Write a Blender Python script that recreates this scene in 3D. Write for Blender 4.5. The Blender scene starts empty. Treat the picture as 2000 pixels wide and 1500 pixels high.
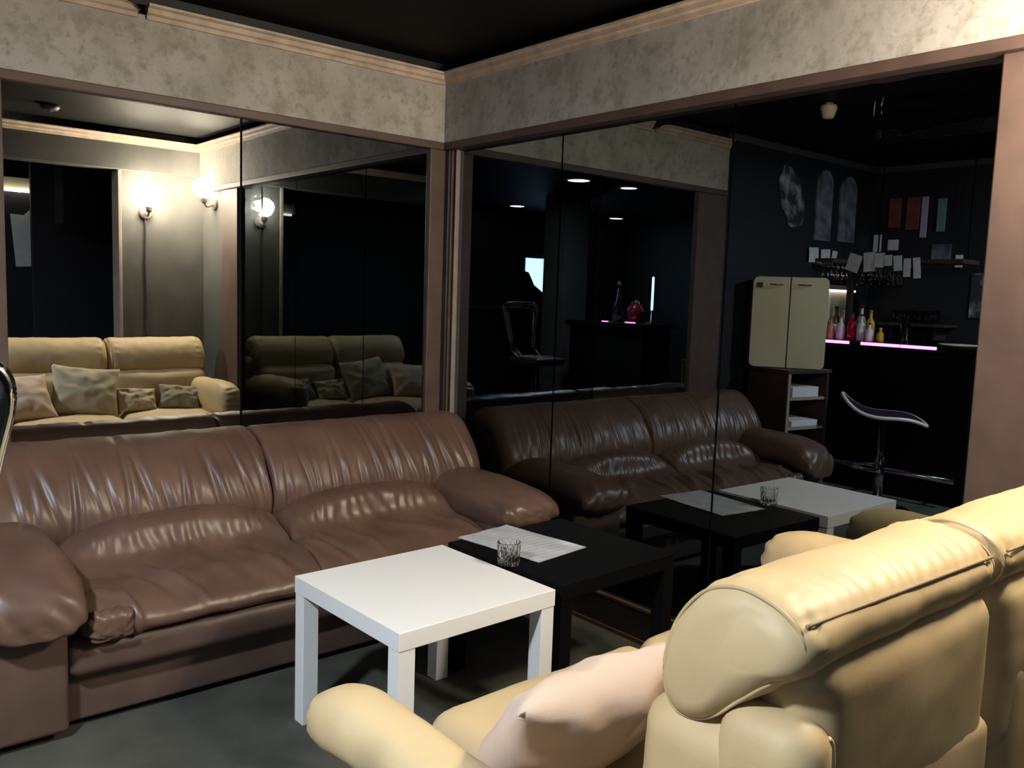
import bpy, bmesh, math, random
from mathutils import Vector, Matrix, noise

random.seed(7)
sc = bpy.context.scene
COL = sc.collection

# ------------------------------------------------------------------ camera
YAW, PITCH, ROLL = 0.8675, 0.1055, 0.0341
F_PX = 1685.2
cf = Vector((math.cos(YAW) * math.cos(PITCH), math.sin(YAW) * math.cos(PITCH), -math.sin(PITCH)))
r0 = Vector((math.sin(YAW), -math.cos(YAW), 0.0))
u0 = r0.cross(cf)
cr = math.cos(ROLL) * r0 + math.sin(ROLL) * u0
cu = -math.sin(ROLL) * r0 + math.cos(ROLL) * u0
cam_d = bpy.data.cameras.new('camera')
cam = bpy.data.objects.new('camera', cam_d)
COL.objects.link(cam)
m = Matrix((cr, cu, -cf)).transposed().to_4x4()
m.translation = Vector((-2.4562, -3.4048, 1.3111))
cam.matrix_world = m
cam_d.sensor_width = 36.0
cam_d.lens = F_PX / 2000.0 * 36.0
cam_d.clip_start = 0.02
sc.camera = cam

# ------------------------------------------------------------------ world, exposure, light strengths
w = bpy.data.worlds.new('world')
sc.world = w
w.use_nodes = True
w.node_tree.nodes['Background'].inputs[0].default_value = (0.02, 0.025, 0.035, 1)
w.node_tree.nodes['Background'].inputs[1].default_value = 0.12
sc.view_settings.view_transform = 'Standard'
sc.view_settings.look = 'None'
sc.view_settings.exposure = 0.0
sc.view_settings.gamma = 1.0
sc.view_settings.use_curve_mapping = False
sc.cycles.sample_clamp_indirect = 4.0
sc.cycles.max_bounces = 8
sc.cycles.glossy_bounces = 5
sc.cycles.diffuse_bounces = 3
sc.cycles.transmission_bounces = 8
sc.cycles.adaptive_threshold = 0.02
SCONCE_W = 430.0       # radiance of the opal sconce shades
SPOT_W = 1250.0         # cool ceiling downlight left of the camera
DOWN_W = 60.0          # recessed ceiling downlights over the bar
WINDOW_W = 30.0
LED_W = 18.0

# ------------------------------------------------------------------ materials
MATS = {}

def mat(name, color, rough=0.6, metal=0.0, col2=None, scale=8.0, detail=4.0, bump=0.0, bscale=60.0,
        spec=0.5, lo=0.35, hi=0.65, emit=None, estr=0.0, trans=0.0, ior=1.45, coat=0.0, stretch=None, bdist=0.002):
    if name in MATS:
        return MATS[name]
    M = bpy.data.materials.new(name)
    M.use_nodes = True
    nt = M.node_tree
    b = nt.nodes['Principled BSDF']
    b.inputs['Base Color'].default_value = (*color, 1)
    b.inputs['Roughness'].default_value = rough
    b.inputs['Metallic'].default_value = metal
    b.inputs['Specular IOR Level'].default_value = spec
    b.inputs['IOR'].default_value = ior
    b.inputs['Transmission Weight'].default_value = trans
    b.inputs['Coat Weight'].default_value = coat
    tc = nt.nodes.new('ShaderNodeTexCoord')
    src = tc.outputs['Object']
    if stretch:
        mp = nt.nodes.new('ShaderNodeMapping')
        mp.inputs['Scale'].default_value = stretch
        nt.links.new(src, mp.inputs[0])
        src = mp.outputs[0]
    if col2 is not None:
        n = nt.nodes.new('ShaderNodeTexNoise')
        n.inputs['Scale'].default_value = scale
        n.inputs['Detail'].default_value = detail
        nt.links.new(src, n.inputs['Vector'])
        rp = nt.nodes.new('ShaderNodeValToRGB')
        rp.color_ramp.elements[0].position = lo
        rp.color_ramp.elements[1].position = hi
        rp.color_ramp.elements[0].color = (*color, 1)
        rp.color_ramp.elements[1].color = (*col2, 1)
        nt.links.new(n.outputs[0], rp.inputs[0])
        nt.links.new(rp.outputs[0], b.inputs['Base Color'])
    if bump > 0:
        n2 = nt.nodes.new('ShaderNodeTexNoise')
        n2.inputs['Scale'].default_value = bscale
        n2.inputs['Detail'].default_value = 5
        nt.links.new(src, n2.inputs['Vector'])
        bp = nt.nodes.new('ShaderNodeBump')
        bp.inputs['Strength'].default_value = bump
        bp.inputs['Distance'].default_value = bdist
        nt.links.new(n2.outputs[0], bp.inputs['Height'])
        nt.links.new(bp.outputs[0], b.inputs['Normal'])
    if emit is not None:
        b.inputs['Emission Color'].default_value = (*emit, 1)
        b.inputs['Emission Strength'].default_value = estr
    MATS[name] = M
    return M

def stained_plaster(name, base, dark, tint):
    """mottled old wallpaper: blotches at two scales with ragged edges"""
    M = mat(name, base, 0.85, bump=0.35, bscale=45, bdist=0.003)
    nt = M.node_tree
    b = nt.nodes['Principled BSDF']
    tc = nt.nodes.new('ShaderNodeTexCoord')
    def blot(sc_, det, lo, hi):
        n = nt.nodes.new('ShaderNodeTexNoise'); n.inputs['Scale'].default_value = sc_
        n.inputs['Detail'].default_value = det; n.inputs['Roughness'].default_value = 0.65
        nt.links.new(tc.outputs['Object'], n.inputs['Vector'])
        r = nt.nodes.new('ShaderNodeMapRange'); r.inputs['From Min'].default_value = lo; r.inputs['From Max'].default_value = hi
        nt.links.new(n.outputs[0], r.inputs[0]); return r.outputs[0]
    def mix(fac, a, bcol):
        x = nt.nodes.new('ShaderNodeMix'); x.data_type = 'RGBA'
        nt.links.new(fac, x.inputs['Factor'])
        if isinstance(a, tuple): x.inputs[6].default_value = (*a, 1)
        else: nt.links.new(a, x.inputs[6])
        x.inputs[7].default_value = (*bcol, 1)
        return x.outputs[2]
    c = mix(blot(3.2, 6, 0.42, 0.62), base, tint)
    c = mix(blot(13, 4, 0.50, 0.72), c, dark)
    c = mix(blot(34, 5, 0.54, 0.74), c, dark)
    nt.links.new(c, b.inputs['Base Color'])
    return M

M_PLASTER = stained_plaster('stained_frieze_plaster', (0.41, 0.385, 0.355), (0.235, 0.22, 0.17), (0.32, 0.30, 0.26))
M_WALL = mat('grey_wall_plaster', (0.058, 0.057, 0.051), 0.8, col2=(0.042, 0.042, 0.038), scale=6, bump=0.3, bscale=30)
M_CORN = mat('cornice_paint', (0.52, 0.41, 0.32), 0.55, col2=(0.38, 0.29, 0.22), scale=14, bump=0.2)
M_TRIM = mat('brown_trim_wood', (0.098, 0.062, 0.048), 0.5, col2=(0.075, 0.047, 0.037), scale=9, stretch=(1, 1, 1), bump=0.15, bscale=25)
M_TRIM_LIGHT = mat('pale_trim_edge', (0.26, 0.21, 0.185), 0.5, col2=(0.21, 0.17, 0.15), scale=12)
M_FLOOR = mat('worn_concrete_floor', (0.074, 0.074, 0.058), 0.8, col2=(0.044, 0.045, 0.036), scale=5, detail=8, bump=0.3, bscale=35)
M_CEIL = mat('black_satin_ceiling', (0.005, 0.005, 0.005), 0.6, col2=(0.008, 0.008, 0.008), scale=3, bump=0.15, bscale=18, spec=0.08)
M_DARK = mat('dark_painted_wall', (0.006, 0.0065, 0.010), 0.6, col2=(0.011, 0.011, 0.016), scale=3, bump=0.1)
M_BASE = mat('dark_baseboard', (0.022, 0.02, 0.019), 0.5, col2=(0.035, 0.03, 0.027), scale=12)
M_LEATHER = mat('brown_leather', (0.128, 0.074, 0.051), 0.38, col2=(0.094, 0.053, 0.037), scale=5, bump=0.25, bscale=170, bdist=0.0012, spec=0.55)
M_LEATHER_D = mat('brown_leather_panel', (0.105, 0.066, 0.050), 0.48, col2=(0.080, 0.050, 0.038), scale=6, bump=0.25, bscale=170, bdist=0.0012)
M_CREAM = mat('cream_leather', (0.545, 0.41, 0.225), 0.52, col2=(0.475, 0.345, 0.185), scale=3.5, bump=0.18, bscale=150, bdist=0.001, spec=0.4)
M_CREAM_R = mat('cream_leather_rear', (0.50, 0.385, 0.215), 0.42, col2=(0.39, 0.29, 0.155), scale=4.5, bump=0.18, bscale=150, bdist=0.001)
M_SEAM = mat('shadowed_seam_thread', (0.26, 0.185, 0.10), 0.6, bump=0.1)
M_PIPING = mat('cream_piping', (0.60, 0.48, 0.30), 0.5, bump=0.1)
M_PINK = mat('pinkish_cotton', (0.55, 0.42, 0.33), 0.9, col2=(0.49, 0.37, 0.285), scale=4, bump=0.25, bscale=300, bdist=0.001, spec=0.2)
M_SAGE = mat('pale_sage_cotton', (0.44, 0.385, 0.265), 0.9, col2=(0.38, 0.335, 0.23), scale=4, bump=0.25, bscale=300, bdist=0.001, spec=0.2)
M_OLIVE = mat('olive_grey_cotton', (0.25, 0.23, 0.165), 0.9, col2=(0.21, 0.19, 0.14), scale=4, bump=0.25, bscale=300, bdist=0.001, spec=0.2)
M_WHITE = mat('white_laminate', (0.80, 0.79, 0.76), 0.38, col2=(0.77, 0.76, 0.73), scale=2)
M_BLACK = mat('black_laminate', (0.0028, 0.0028, 0.0032), 0.40, col2=(0.004, 0.004, 0.0045), scale=3, spec=0.16)
M_CHROME = mat('chrome', (0.75, 0.76, 0.78), 0.10, 1.0, col2=(0.65, 0.66, 0.68), scale=5)
M_BLACKPL = mat('black_plastic', (0.015, 0.015, 0.016), 0.4, bump=0.05)
M_SHADE = mat('opal_shade', (0.9, 0.88, 0.82), 0.4, emit=(1.0, 0.865, 0.68), estr=SCONCE_W)
M_COOL = mat('cool_spot_lens', (0.9, 0.9, 0.9), 0.4, emit=(0.80, 0.90, 1.0), estr=SPOT_W)
M_DOWN = mat('warm_downlight_lens', (0.9, 0.9, 0.9), 0.4, emit=(1.0, 0.90, 0.72), estr=DOWN_W)
M_TUBE = mat('fluorescent_tube', (0.9, 0.9, 0.9), 0.4, emit=(1.0, 0.9, 0.72), estr=12)
M_LED = mat('magenta_led', (0.9, 0.5, 0.9), 0.4, emit=(0.95, 0.16, 0.85), estr=LED_W)
M_WINDOW = mat('daylight_pane', (0.6, 0.7, 0.9), 0.3, emit=(0.42, 0.66, 1.0), estr=WINDOW_W)
M_TUBELIGHT = mat('cyan_glow_tube', (0.6, 0.8, 0.9), 0.3, emit=(0.55, 0.85, 1.0), estr=9)
M_SHELFLED = mat('shelf_lamp', (0.9, 0.85, 0.8), 0.3, emit=(1.0, 0.85, 0.75), estr=10)
M_GLASS = mat('clear_glass', (0.96, 0.97, 0.96), 0.03, trans=1.0, ior=1.47, bump=0.02)
M_PAPER = mat('white_paper', (0.70, 0.72, 0.76), 0.8, col2=(0.62, 0.64, 0.69), scale=20)
M_CREAMBOX = mat('cream_enamel', (0.70, 0.64, 0.46), 0.45, col2=(0.64, 0.58, 0.41), scale=3)
M_WOODD = mat('dark_cabinet_wood', (0.060, 0.034, 0.028), 0.5, col2=(0.042, 0.025, 0.02), scale=6, stretch=(1, 1, 6))
M_WOODL = mat('pale_shelf_edge', (0.34, 0.29, 0.23), 0.55, col2=(0.28, 0.24, 0.19), scale=12)
M_CHALK = mat('chalk_grey', (0.03, 0.03, 0.04), 0.9, col2=(0.40, 0.40, 0.44), scale=9, detail=8, lo=0.46, hi=0.66)
M_ARCH = mat('clouded_mirror_grey', (0.06, 0.065, 0.085), 0.55, col2=(0.25, 0.26, 0.32), scale=10, detail=8, lo=0.36, hi=0.7)
M_RED = mat('red_print', (0.22, 0.05, 0.035), 0.7, col2=(0.10, 0.03, 0.025), scale=9)
M_LILAC = mat('lilac_print', (0.46, 0.40, 0.62), 0.7, col2=(0.38, 0.33, 0.53), scale=9)
M_TEAL = mat('teal_print', (0.16, 0.27, 0.30), 0.6, col2=(0.11, 0.2, 0.22), scale=9)

def mirror(name, col, rough=0.0):
    M = bpy.data.materials.new(name); M.use_nodes = True
    nt = M.node_tree; b = nt.nodes['Principled BSDF']
    b.inputs['Metallic'].default_value = 1.0
    b.inputs['Base Color'].default_value = (*col, 1)
    tc = nt.nodes.new('ShaderNodeTexCoord')
    mp = nt.nodes.new('ShaderNodeMapping'); mp.inputs['Scale'].default_value = (6, 6, 0.9)
    n = nt.nodes.new('ShaderNodeTexNoise'); n.inputs['Scale'].default_value = 4; n.inputs['Detail'].default_value = 6
    nt.links.new(tc.outputs['Object'], mp.inputs[0]); nt.links.new(mp.outputs[0], n.inputs['Vector'])
    r = nt.nodes.new('ShaderNodeMapRange')
    r.inputs['From Min'].default_value = 0.55; r.inputs['From Max'].default_value = 0.85
    r.inputs['To Min'].default_value = rough; r.inputs['To Max'].default_value = rough + 0.03
    nt.links.new(n.outputs[0], r.inputs[0]); nt.links.new(r.outputs[0], b.inputs['Roughness'])
    b.inputs['Specular Tint'].default_value = (*[min(1, c * 2.2) for c in col], 1)
    return M
M_MIR_A = mirror('clear_mirror', (0.56, 0.57, 0.545))
M_MIR_B = mirror('smoked_mirror', (0.27, 0.285, 0.29))
M_MIR_C = mirror('dark_smoked_mirror', (0.215, 0.24, 0.245))
M_MIR_D = mirror('dark_smoked_mirror_warped', (0.215, 0.24, 0.245))
def warp_top(M):
    # warp added near the top outer corner to break up a lamp's reflection
    nt = M.node_tree; b = nt.nodes['Principled BSDF']
    tc = nt.nodes.new('ShaderNodeTexCoord'); sp = nt.nodes.new('ShaderNodeSeparateXYZ'); nt.links.new(tc.outputs['Object'], sp.inputs[0])
    def ramp(o, a, c):
        r = nt.nodes.new('ShaderNodeMapRange'); r.interpolation_type = 'SMOOTHSTEP'
        r.inputs['From Min'].default_value = a; r.inputs['From Max'].default_value = c
        nt.links.new(o, r.inputs[0]); return r.outputs[0]
    def mul(a, c):
        m_ = nt.nodes.new('ShaderNodeMath'); m_.operation = 'MULTIPLY'; nt.links.new(a, m_.inputs[0]); nt.links.new(c, m_.inputs[1]); return m_.outputs[0]
    mask = mul(ramp(sp.outputs[2], 1.77, 1.83), ramp(sp.outputs[1], -2.09, -2.13))
    mp = nt.nodes.new('ShaderNodeMapping'); mp.inputs['Scale'].default_value = (1, 3.5, 9)
    nt.links.new(tc.outputs['Object'], mp.inputs[0])
    n = nt.nodes.new('ShaderNodeTexNoise'); n.inputs['Scale'].default_value = 1.6; n.inputs['Detail'].default_value = 1
    nt.links.new(mp.outputs[0], n.inputs['Vector'])
    bp = nt.nodes.new('ShaderNodeBump'); bp.inputs['Strength'].default_value = 1; bp.inputs['Distance'].default_value = .004
    nt.links.new(mul(n.outputs[0], mask), bp.inputs['Height']); nt.links.new(bp.outputs[0], b.inputs['Normal'])
warp_top(M_MIR_D)

# ------------------------------------------------------------------ helpers
def mesh_obj(name, verts, faces, material, parent=None, smooth=False, origin=None, disp=None, solid=None):
    """verts in world space; parts share their thing's origin"""
    if parent is not None:
        root = parent
        while root.parent is not None:
            root = root.parent
        o0 = Vector(root.location)
    else:
        o0 = Vector(origin) if origin is not None else Vector((0, 0, 0))
    me = bpy.data.meshes.new(name)
    me.from_pydata([tuple(v) for v in verts], [], faces)
    bm = bmesh.new(); bm.from_mesh(me)
    bmesh.ops.recalc_face_normals(bm, faces=bm.faces)
    if disp is not None:
        bm.normal_update()
        mv = [(v, v.normal.copy(), v.co.copy()) for v in bm.verts]
        for v, n, c in mv:
            v.co = c + n * disp(c, n)
    bmesh.ops.translate(bm, verts=bm.verts, vec=-o0)
    bm.to_mesh(me); bm.free()
    me.materials.append(material)
    if smooth:
        for p in me.polygons: p.use_smooth = True
    o = bpy.data.objects.new(name, me)
    COL.objects.link(o)
    if parent is not None:
        o.parent = parent
    else:
        o.location = o0
    return o

def thing(name, label, cat, loc, group=None):
    o = bpy.data.objects.new(name, None)
    o.empty_display_size = 0.05
    COL.objects.link(o)
    o.location = loc
    o['label'] = label; o['category'] = cat
    if group: o['group'] = group
    return o

def tag(o, label, cat, group=None):
    o['label'] = label; o['category'] = cat
    if group: o['group'] = group
    return o

def structure(o, label=None):
    o['kind'] = 'structure'
    if label: o['label'] = label
    return o

def box_vf(x0, x1, y0, y1, z0, z1):
    v = [(x, y, z) for x in (x0, x1) for y in (y0, y1) for z in (z0, z1)]
    f = [(0, 1, 3, 2), (4, 6, 7, 5), (0, 4, 5, 1), (2, 3, 7, 6), (0, 2, 6, 4), (1, 5, 7, 3)]
    return v, f

def box(name, x0, x1, y0, y1, z0, z1, material, parent=None, bev=0.0, seg=2, rot=0.0, piv=None, origin=None):
    bm = bmesh.new()
    v, f = box_vf(x0, x1, y0, y1, z0, z1)
    vs = [bm.verts.new(p) for p in v]
    for q in f: bm.faces.new([vs[i] for i in q])
    bmesh.ops.recalc_face_normals(bm, faces=bm.faces)
    if bev > 0:
        bmesh.ops.bevel(bm, geom=bm.edges[:], offset=bev, segments=seg, affect='EDGES', profile=0.5)
    if rot:
        p = Vector(piv) if piv else Vector(((x0 + x1) / 2, (y0 + y1) / 2, 0))
        bmesh.ops.rotate(bm, verts=bm.verts, cent=p, matrix=Matrix.Rotation(rot, 3, 'Z'))
    vv = [v.co.copy() for v in bm.verts]
    bm.verts.index_update()
    ff = [[v.index for v in fc.verts] for fc in bm.faces]
    bm.free()
    return mesh_obj(name, vv, ff, material, parent, smooth=bev > 0 and seg > 2, origin=origin)

def loft(name, rings, material, parent=None, closed=True, cap=True, smooth=True, disp=None, origin=None):
    n = len(rings[0]); V = []; Fc = []
    for r in rings: V += [Vector(p) for p in r]
    for i in range(len(rings) - 1):
        for j in range(n if closed else n - 1):
            a = i * n + j; b = i * n + (j + 1) % n
            Fc.append((a, b, b + n, a + n))
    if cap:
        for base, rr in ((0, rings[0]), ((len(rings) - 1) * n, rings[-1])):
            c = sum((Vector(p) for p in rr), Vector()) / n
            V.append(c); ci = len(V) - 1
            for j in range(n): Fc.append((base + j, base + (j + 1) % n, ci))
    return mesh_obj(name, V, Fc, material, parent, smooth, disp=disp, origin=origin)

def smooth_closed(pts, m):
    """Catmull-Rom through closed 2-D control points, m samples evenly by arc length"""
    n = len(pts); dense = []
    for i in range(n):
        p0, p1, p2, p3 = (Vector(pts[(i + k) % n]) for k in (-1, 0, 1, 2))
        for s in range(24):
            t = s / 24
            dense.append(0.5 * ((2 * p1) + (p2 - p0) * t + (2 * p0 - 5 * p1 + 4 * p2 - p3) * t * t + (3 * p1 - p0 - 3 * p2 + p3) * t ** 3))
    L = [0]
    for i in range(len(dense)): L.append(L[-1] + (dense[(i + 1) % len(dense)] - dense[i]).length)
    out = []; k = 0
    for i in range(m):
        s = L[-1] * i / m
        while L[k + 1] < s: k += 1
        t = (s - L[k]) / max(1e-9, L[k + 1] - L[k])
        out.append(dense[k].lerp(dense[(k + 1) % len(dense)], t))
    return out

def sweep_x(name, prof, x0, x1, n, m, endr, material, parent, disp=None, endr2=None):
    """prof(u) -> closed (y,z) control points; rounded ends of radius endr"""
    rings = []
    e2 = endr if endr2 is None else endr2
    xs = []
    for k in range(7): xs.append((x0 + endr * (1 - math.cos(k / 7 * math.pi / 2)), math.sin((k + 0.35) / 7.35 * math.pi / 2), endr))
    for k in range(n + 1): xs.append((x0 + endr + (x1 - x0 - endr - e2) * k / n, 1.0, 0))
    for k in range(6, -1, -1): xs.append((x1 - e2 * (1 - math.cos(k / 7 * math.pi / 2)), math.sin((k + 0.35) / 7.35 * math.pi / 2), e2))
    for x, s, er in xs:
        u = (x - x0) / (x1 - x0)
        p = smooth_closed(prof(u), m)
        cy = sum(q[0] for q in p) / m; cz = sum(q[1] for q in p) / m
        ring = []
        for q in p:
            d = Vector((q[0] - cy, q[1] - cz)); L = d.length
            k = max(0.0, (L - er * (1 - s))) / L if s < 1 else 1.0
            ring.append((x, cy + d[0] * k, cz + d[1] * k))
        rings.append(ring)
    return loft(name, rings, material, parent, disp=disp)

def soft_box(name, c, half, r, n, material, parent=None, bulge=(0, 0, 0), disp=None, deform=None, origin=None):
    """rounded, subdivided box with puffed faces"""
    V = {}; verts = []; faces = []
    H = Vector(half)
    def vid(i, j, k):
        key = (i, j, k)
        if key not in V:
            def g(t):                       # denser towards the edges
                s = 2 * t / n - 1
                return math.copysign(1 - (1 - abs(s)) ** 1.35, s)
            p = Vector((g(i), g(j), g(k)))
            q = Vector((p[0] * H[0], p[1] * H[1], p[2] * H[2]))
            inn = Vector([max(-(H[a] - r), min(H[a] - r, q[a])) for a in range(3)])
            d = q - inn
            if d.length > 1e-9:
                q = inn + d.normalized() * r
            for a in range(3):
                b_, c_ = (a + 1) % 3, (a + 2) % 3
                q[a] += math.copysign(1, p[a]) * abs(p[a]) ** 2 * bulge[a] * (1 - p[b_] ** 2) * (1 - p[c_] ** 2)
            if deform: q = deform(q, p)
            V[key] = len(verts); verts.append(Vector(c) + q)
        return V[key]
    for a in range(n):
        for b in range(n):
            for s in (0, n):
                faces.append((vid(s, a, b), vid(s, a + 1, b), vid(s, a + 1, b + 1), vid(s, a, b + 1)))
                faces.append((vid(a, s, b), vid(a + 1, s, b), vid(a + 1, s, b + 1), vid(a, s, b + 1)))
                faces.append((vid(a, b, s), vid(a + 1, b, s), vid(a + 1, b + 1, s), vid(a, b + 1, s)))
    return mesh_obj(name, verts, faces, material, parent, True, disp=disp, origin=origin)

def lathe(name, prof, c, material, parent=None, seg=20, origin=None, smooth=True, disp=None):
    rings = []
    for r, z in prof:
        rings.append([(c[0] + r * math.cos(2 * math.pi * k / seg), c[1] + r * math.sin(2 * math.pi * k / seg), c[2] + z) for k in range(seg)])
    return loft(name, rings, material, parent, smooth=smooth, origin=origin, disp=disp)

def tube(name, path, r, material, parent=None, seg=10, origin=None):
    P = [Vector(p) for p in path]; rings = []
    up = Vector((0, 0, 1))
    for i, p in enumerate(P):
        t = (P[min(i + 1, len(P) - 1)] - P[max(i - 1, 0)]).normalized()
        a = t.cross(up)
        if a.length < 0.05: a = t.cross(Vector((1, 0, 0)))
        a.normalize(); b = a.cross(t)
        rings.append([p + r * (math.cos(2 * math.pi * k / seg) * a + math.sin(2 * math.pi * k / seg) * b) for k in range(seg)])
    return loft(name, rings, material, parent, origin=origin)

def curve_pts(ctrl, n):
    out = []; C = [Vector(c) for c in ctrl]
    for i in range(len(C) - 1):
        p0 = C[max(i - 1, 0)]; p1 = C[i]; p2 = C[i + 1]; p3 = C[min(i + 2, len(C) - 1)]
        for s in range(n):
            t = s / n
            out.append(0.5 * ((2 * p1) + (p2 - p0) * t + (2 * p0 - 5 * p1 + 4 * p2 - p3) * t * t + (3 * p1 - p0 - 3 * p2 + p3) * t ** 3))
    out.append(C[-1]); return out

def extrude_x(name, prof, x0, x1, material, parent=None, origin=None, smooth=False):
    return loft(name, [[(x0, y, z) for y, z in prof], [(x1, y, z) for y, z in prof]], material, parent, smooth=smooth, origin=origin)

def extrude_y(name, prof, y0, y1, material, parent=None, origin=None, smooth=False):
    return loft(name, [[(x, y0, z) for x, z in prof], [(x, y1, z) for x, z in prof]], material, parent, smooth=smooth, origin=origin)

def nz(p, s, seed=0.0):
    return noise.noise(Vector((p[0] * s + seed, p[1] * s + seed * 1.7, p[2] * s - seed)))

def gauss(d, w_): return math.exp(-(d / w_) ** 2)

def seg_dist(px, py, a, b):
    ax, ay = a; bx, by = b
    dx, dy = bx - ax, by - ay
    t = max(0, min(1, ((px - ax) * dx + (py - ay) * dy) / (dx * dx + dy * dy)))
    return math.hypot(px - ax - t * dx, py - ay - t * dy), t

# ------------------------------------------------------------------ the room
ZT, ZB, ZC = 1.9985, 1.9640, 2.3080
structure(box('floor', -7.1, 0.15, -5.4, 0.12, -0.1, 0.0, M_FLOOR))
structure(box('ceiling', -7.1, 0.15, -5.4, 0.12, 2.36, 2.46, M_CEIL))

# left mirrored wall (plane y = 0)
WL = structure(box('wall_left', -2.15, 0.12, 0.012, 0.12, 0, 2.36, M_DARK))
WL_fr = box('frieze', -2.15, -0.05, -0.016, 0.012, ZT, ZC - 0.035, M_PLASTER, WL)
box('trim_board', -2.15, -0.05, -0.022, 0.012, ZB, ZT, M_TRIM, WL, bev=0.004)
def corn_prof(s):
    return [(0, ZC - 0.052), (s * .012, ZC - 0.05), (s * .016, ZC - 0.036), (s * .026, ZC - 0.030), (s * .030, ZC - 0.014),
            (s * .042, ZC - 0.008), (s * .044, ZC), (0, ZC)]
extrude_x('cornice', [(y - 0.012, z) for y, z in corn_prof(-1)], -1.394, -0.05, M_CORN, WL)
# the broken length left of the gap ends on a slant
rings = []
for x, cut in ((-2.15, 0.0), (-1.52, 0.0), (-1.475, 0.008), (-1.445, 0.018), (-1.425, 0.032)):
    rings.append([(x, y - 0.012, min(z, ZC - cut)) for y, z in corn_prof(-1)])
loft('cornice', rings, M_CORN, WL, smooth=False)
box('mirror_pane', -1.865, -1.0325, 0.0, 0.010, 0.14, ZB, M_MIR_A, WL)['label'] = 'clear mirror pane'
box('mirror_pane', -1.0235, -0.1241, 0.0, 0.010, 0.14, ZB, M_MIR_B, WL)['label'] = 'smoked mirror pane'
box('post', -2.15, -1.865, -0.018, 0.012, 0, ZB, M_TRIM, WL, bev=0.004)
box('post', -0.1241, -0.040, -0.018, 0.012, 0, ZB, M_TRIM, WL, bev=0.004)
box('baseboard', -1.865, -0.1241, -0.015, 0.012, 0, 0.14, M_BASE, WL, bev=0.003)

# right mirrored wall (plane x = 0)
WR = structure(box('wall_right', 0.012, 0.12, -3.24, 0.012, 0, 2.36, M_DARK))
box('frieze', -0.05, 0.012, -3.12, 0.012, ZT, ZC - 0.035, M_PLASTER, WR)
box('trim_board', -0.055, 0.012, -3.12, 0.012, ZB, ZT, M_TRIM, WR, bev=0.004)
extrude_y('cornice', [(x - 0.046, z) for x, z in corn_prof(-1)], -3.12, -0.012, M_CORN, WR)
for y0, y1 in ((-0.7725, -0.085), (-1.6055, -0.7815), (-2.4489, -1.6145)):
    box('mirror_pane', 0.0, 0.010, y0, y1, 0.137, ZB, M_MIR_D if y0 < -2 else M_MIR_C, WR)['label'] = 'dark smoked mirror pane'
box('post', -0.040, 0.012, -0.045, 0.0, 0, ZB, M_BASE, WR, bev=0.003)
box('moulding', -0.030, 0.012, -0.057, -0.048, 0, ZB, M_TRIM, WR, bev=0.002)
box('moulding', -0.022, 0.012, -0.081, -0.073, 0, ZB, M_TRIM_LIGHT, WR, bev=0.003)
box('post', -0.030, 0.012, -2.720, -2.4489, 0, ZB, M_TRIM, WR, bev=0.004)
box('plaster_panel', -0.012, 0.012, -3.12, -2.720, 0, ZB, M_WALL, WR)
box('baseboard', -0.014, 0.012, -2.4489, -0.085, 0, 0.128, M_BASE, WR, bev=0.002)
box('baseboard_edge', -0.017, 0.012, -2.4489, -0.085, 0.128, 0.137, M_TRIM, WR)
box('baseboard_edge', -0.022, -0.014, -2.4489, -0.085, 0.0, 0.016, M_TRIM, WR)

# short wall behind the cream sofa and the beam running on from it
WF = structure(box('wall_front', -0.60, 0.012, -3.24, -3.12, 0, 2.36, M_WALL))
box('beam', -2.15, -0.012, -3.24, -3.085, 2.075, ZC - 0.03, M_WALL, WF, bev=0.004)
extrude_x('cornice', [(y - 3.085, z) for y, z in corn_prof(1)], -2.15, -0.06, M_CORN, WF)
box('end_trim', -0.622, -0.598, -3.25, -3.10, 0, 2.075, M_TRIM_LIGHT, WF, bev=0.004)
tube('cable', curve_pts([(-.437, -3.112, 1.78), (-.434, -3.113, 1.62), (-.439, -3.112, 1.45), (-.434, -3.113, 1.2), (-.436, -3.112, .9)], 6), 0.006, M_BASE, WF, 8)

# outer walls of the bar room
WBK = structure(box('wall_back', -4.15, -2.1505, 0.0, 0.12, 0, 2.36, M_DARK))
WBR = structure(box('wall_bar', -4.15, -4.05, -1.3, 0.0, 0, 2.36, M_DARK))
structure(box('wall_niche', -7.0, -4.15, -1.3, -1.2, 0, 2.36, M_DARK))
structure(box('wall_far', -7.1, -7.0, -5.25, -1.2, 0, 2.36, M_DARK))
WN = structure(box('wall_near', -7.1, 0.15, -5.40, -5.25, 0, 2.36, M_DARK))
structure(box('wall_passage', 0.02, 0.15, -5.25, -3.24, 0, 2.36, M_DARK))
box('coving', -4.05, -2.1505, -0.03, 0.0, 2.315, 2.36, M_WALL, WBK, bev=0.006)
box('coving', -4.05, -4.02, -1.3, -0.03, 2.315, 2.36, M_WALL, WBR, bev=0.006)
structure(box('pillar', -4.40, -4.05, -3.80, -3.45, 0, 2.36, M_WALL, bev=0.005))

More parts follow.
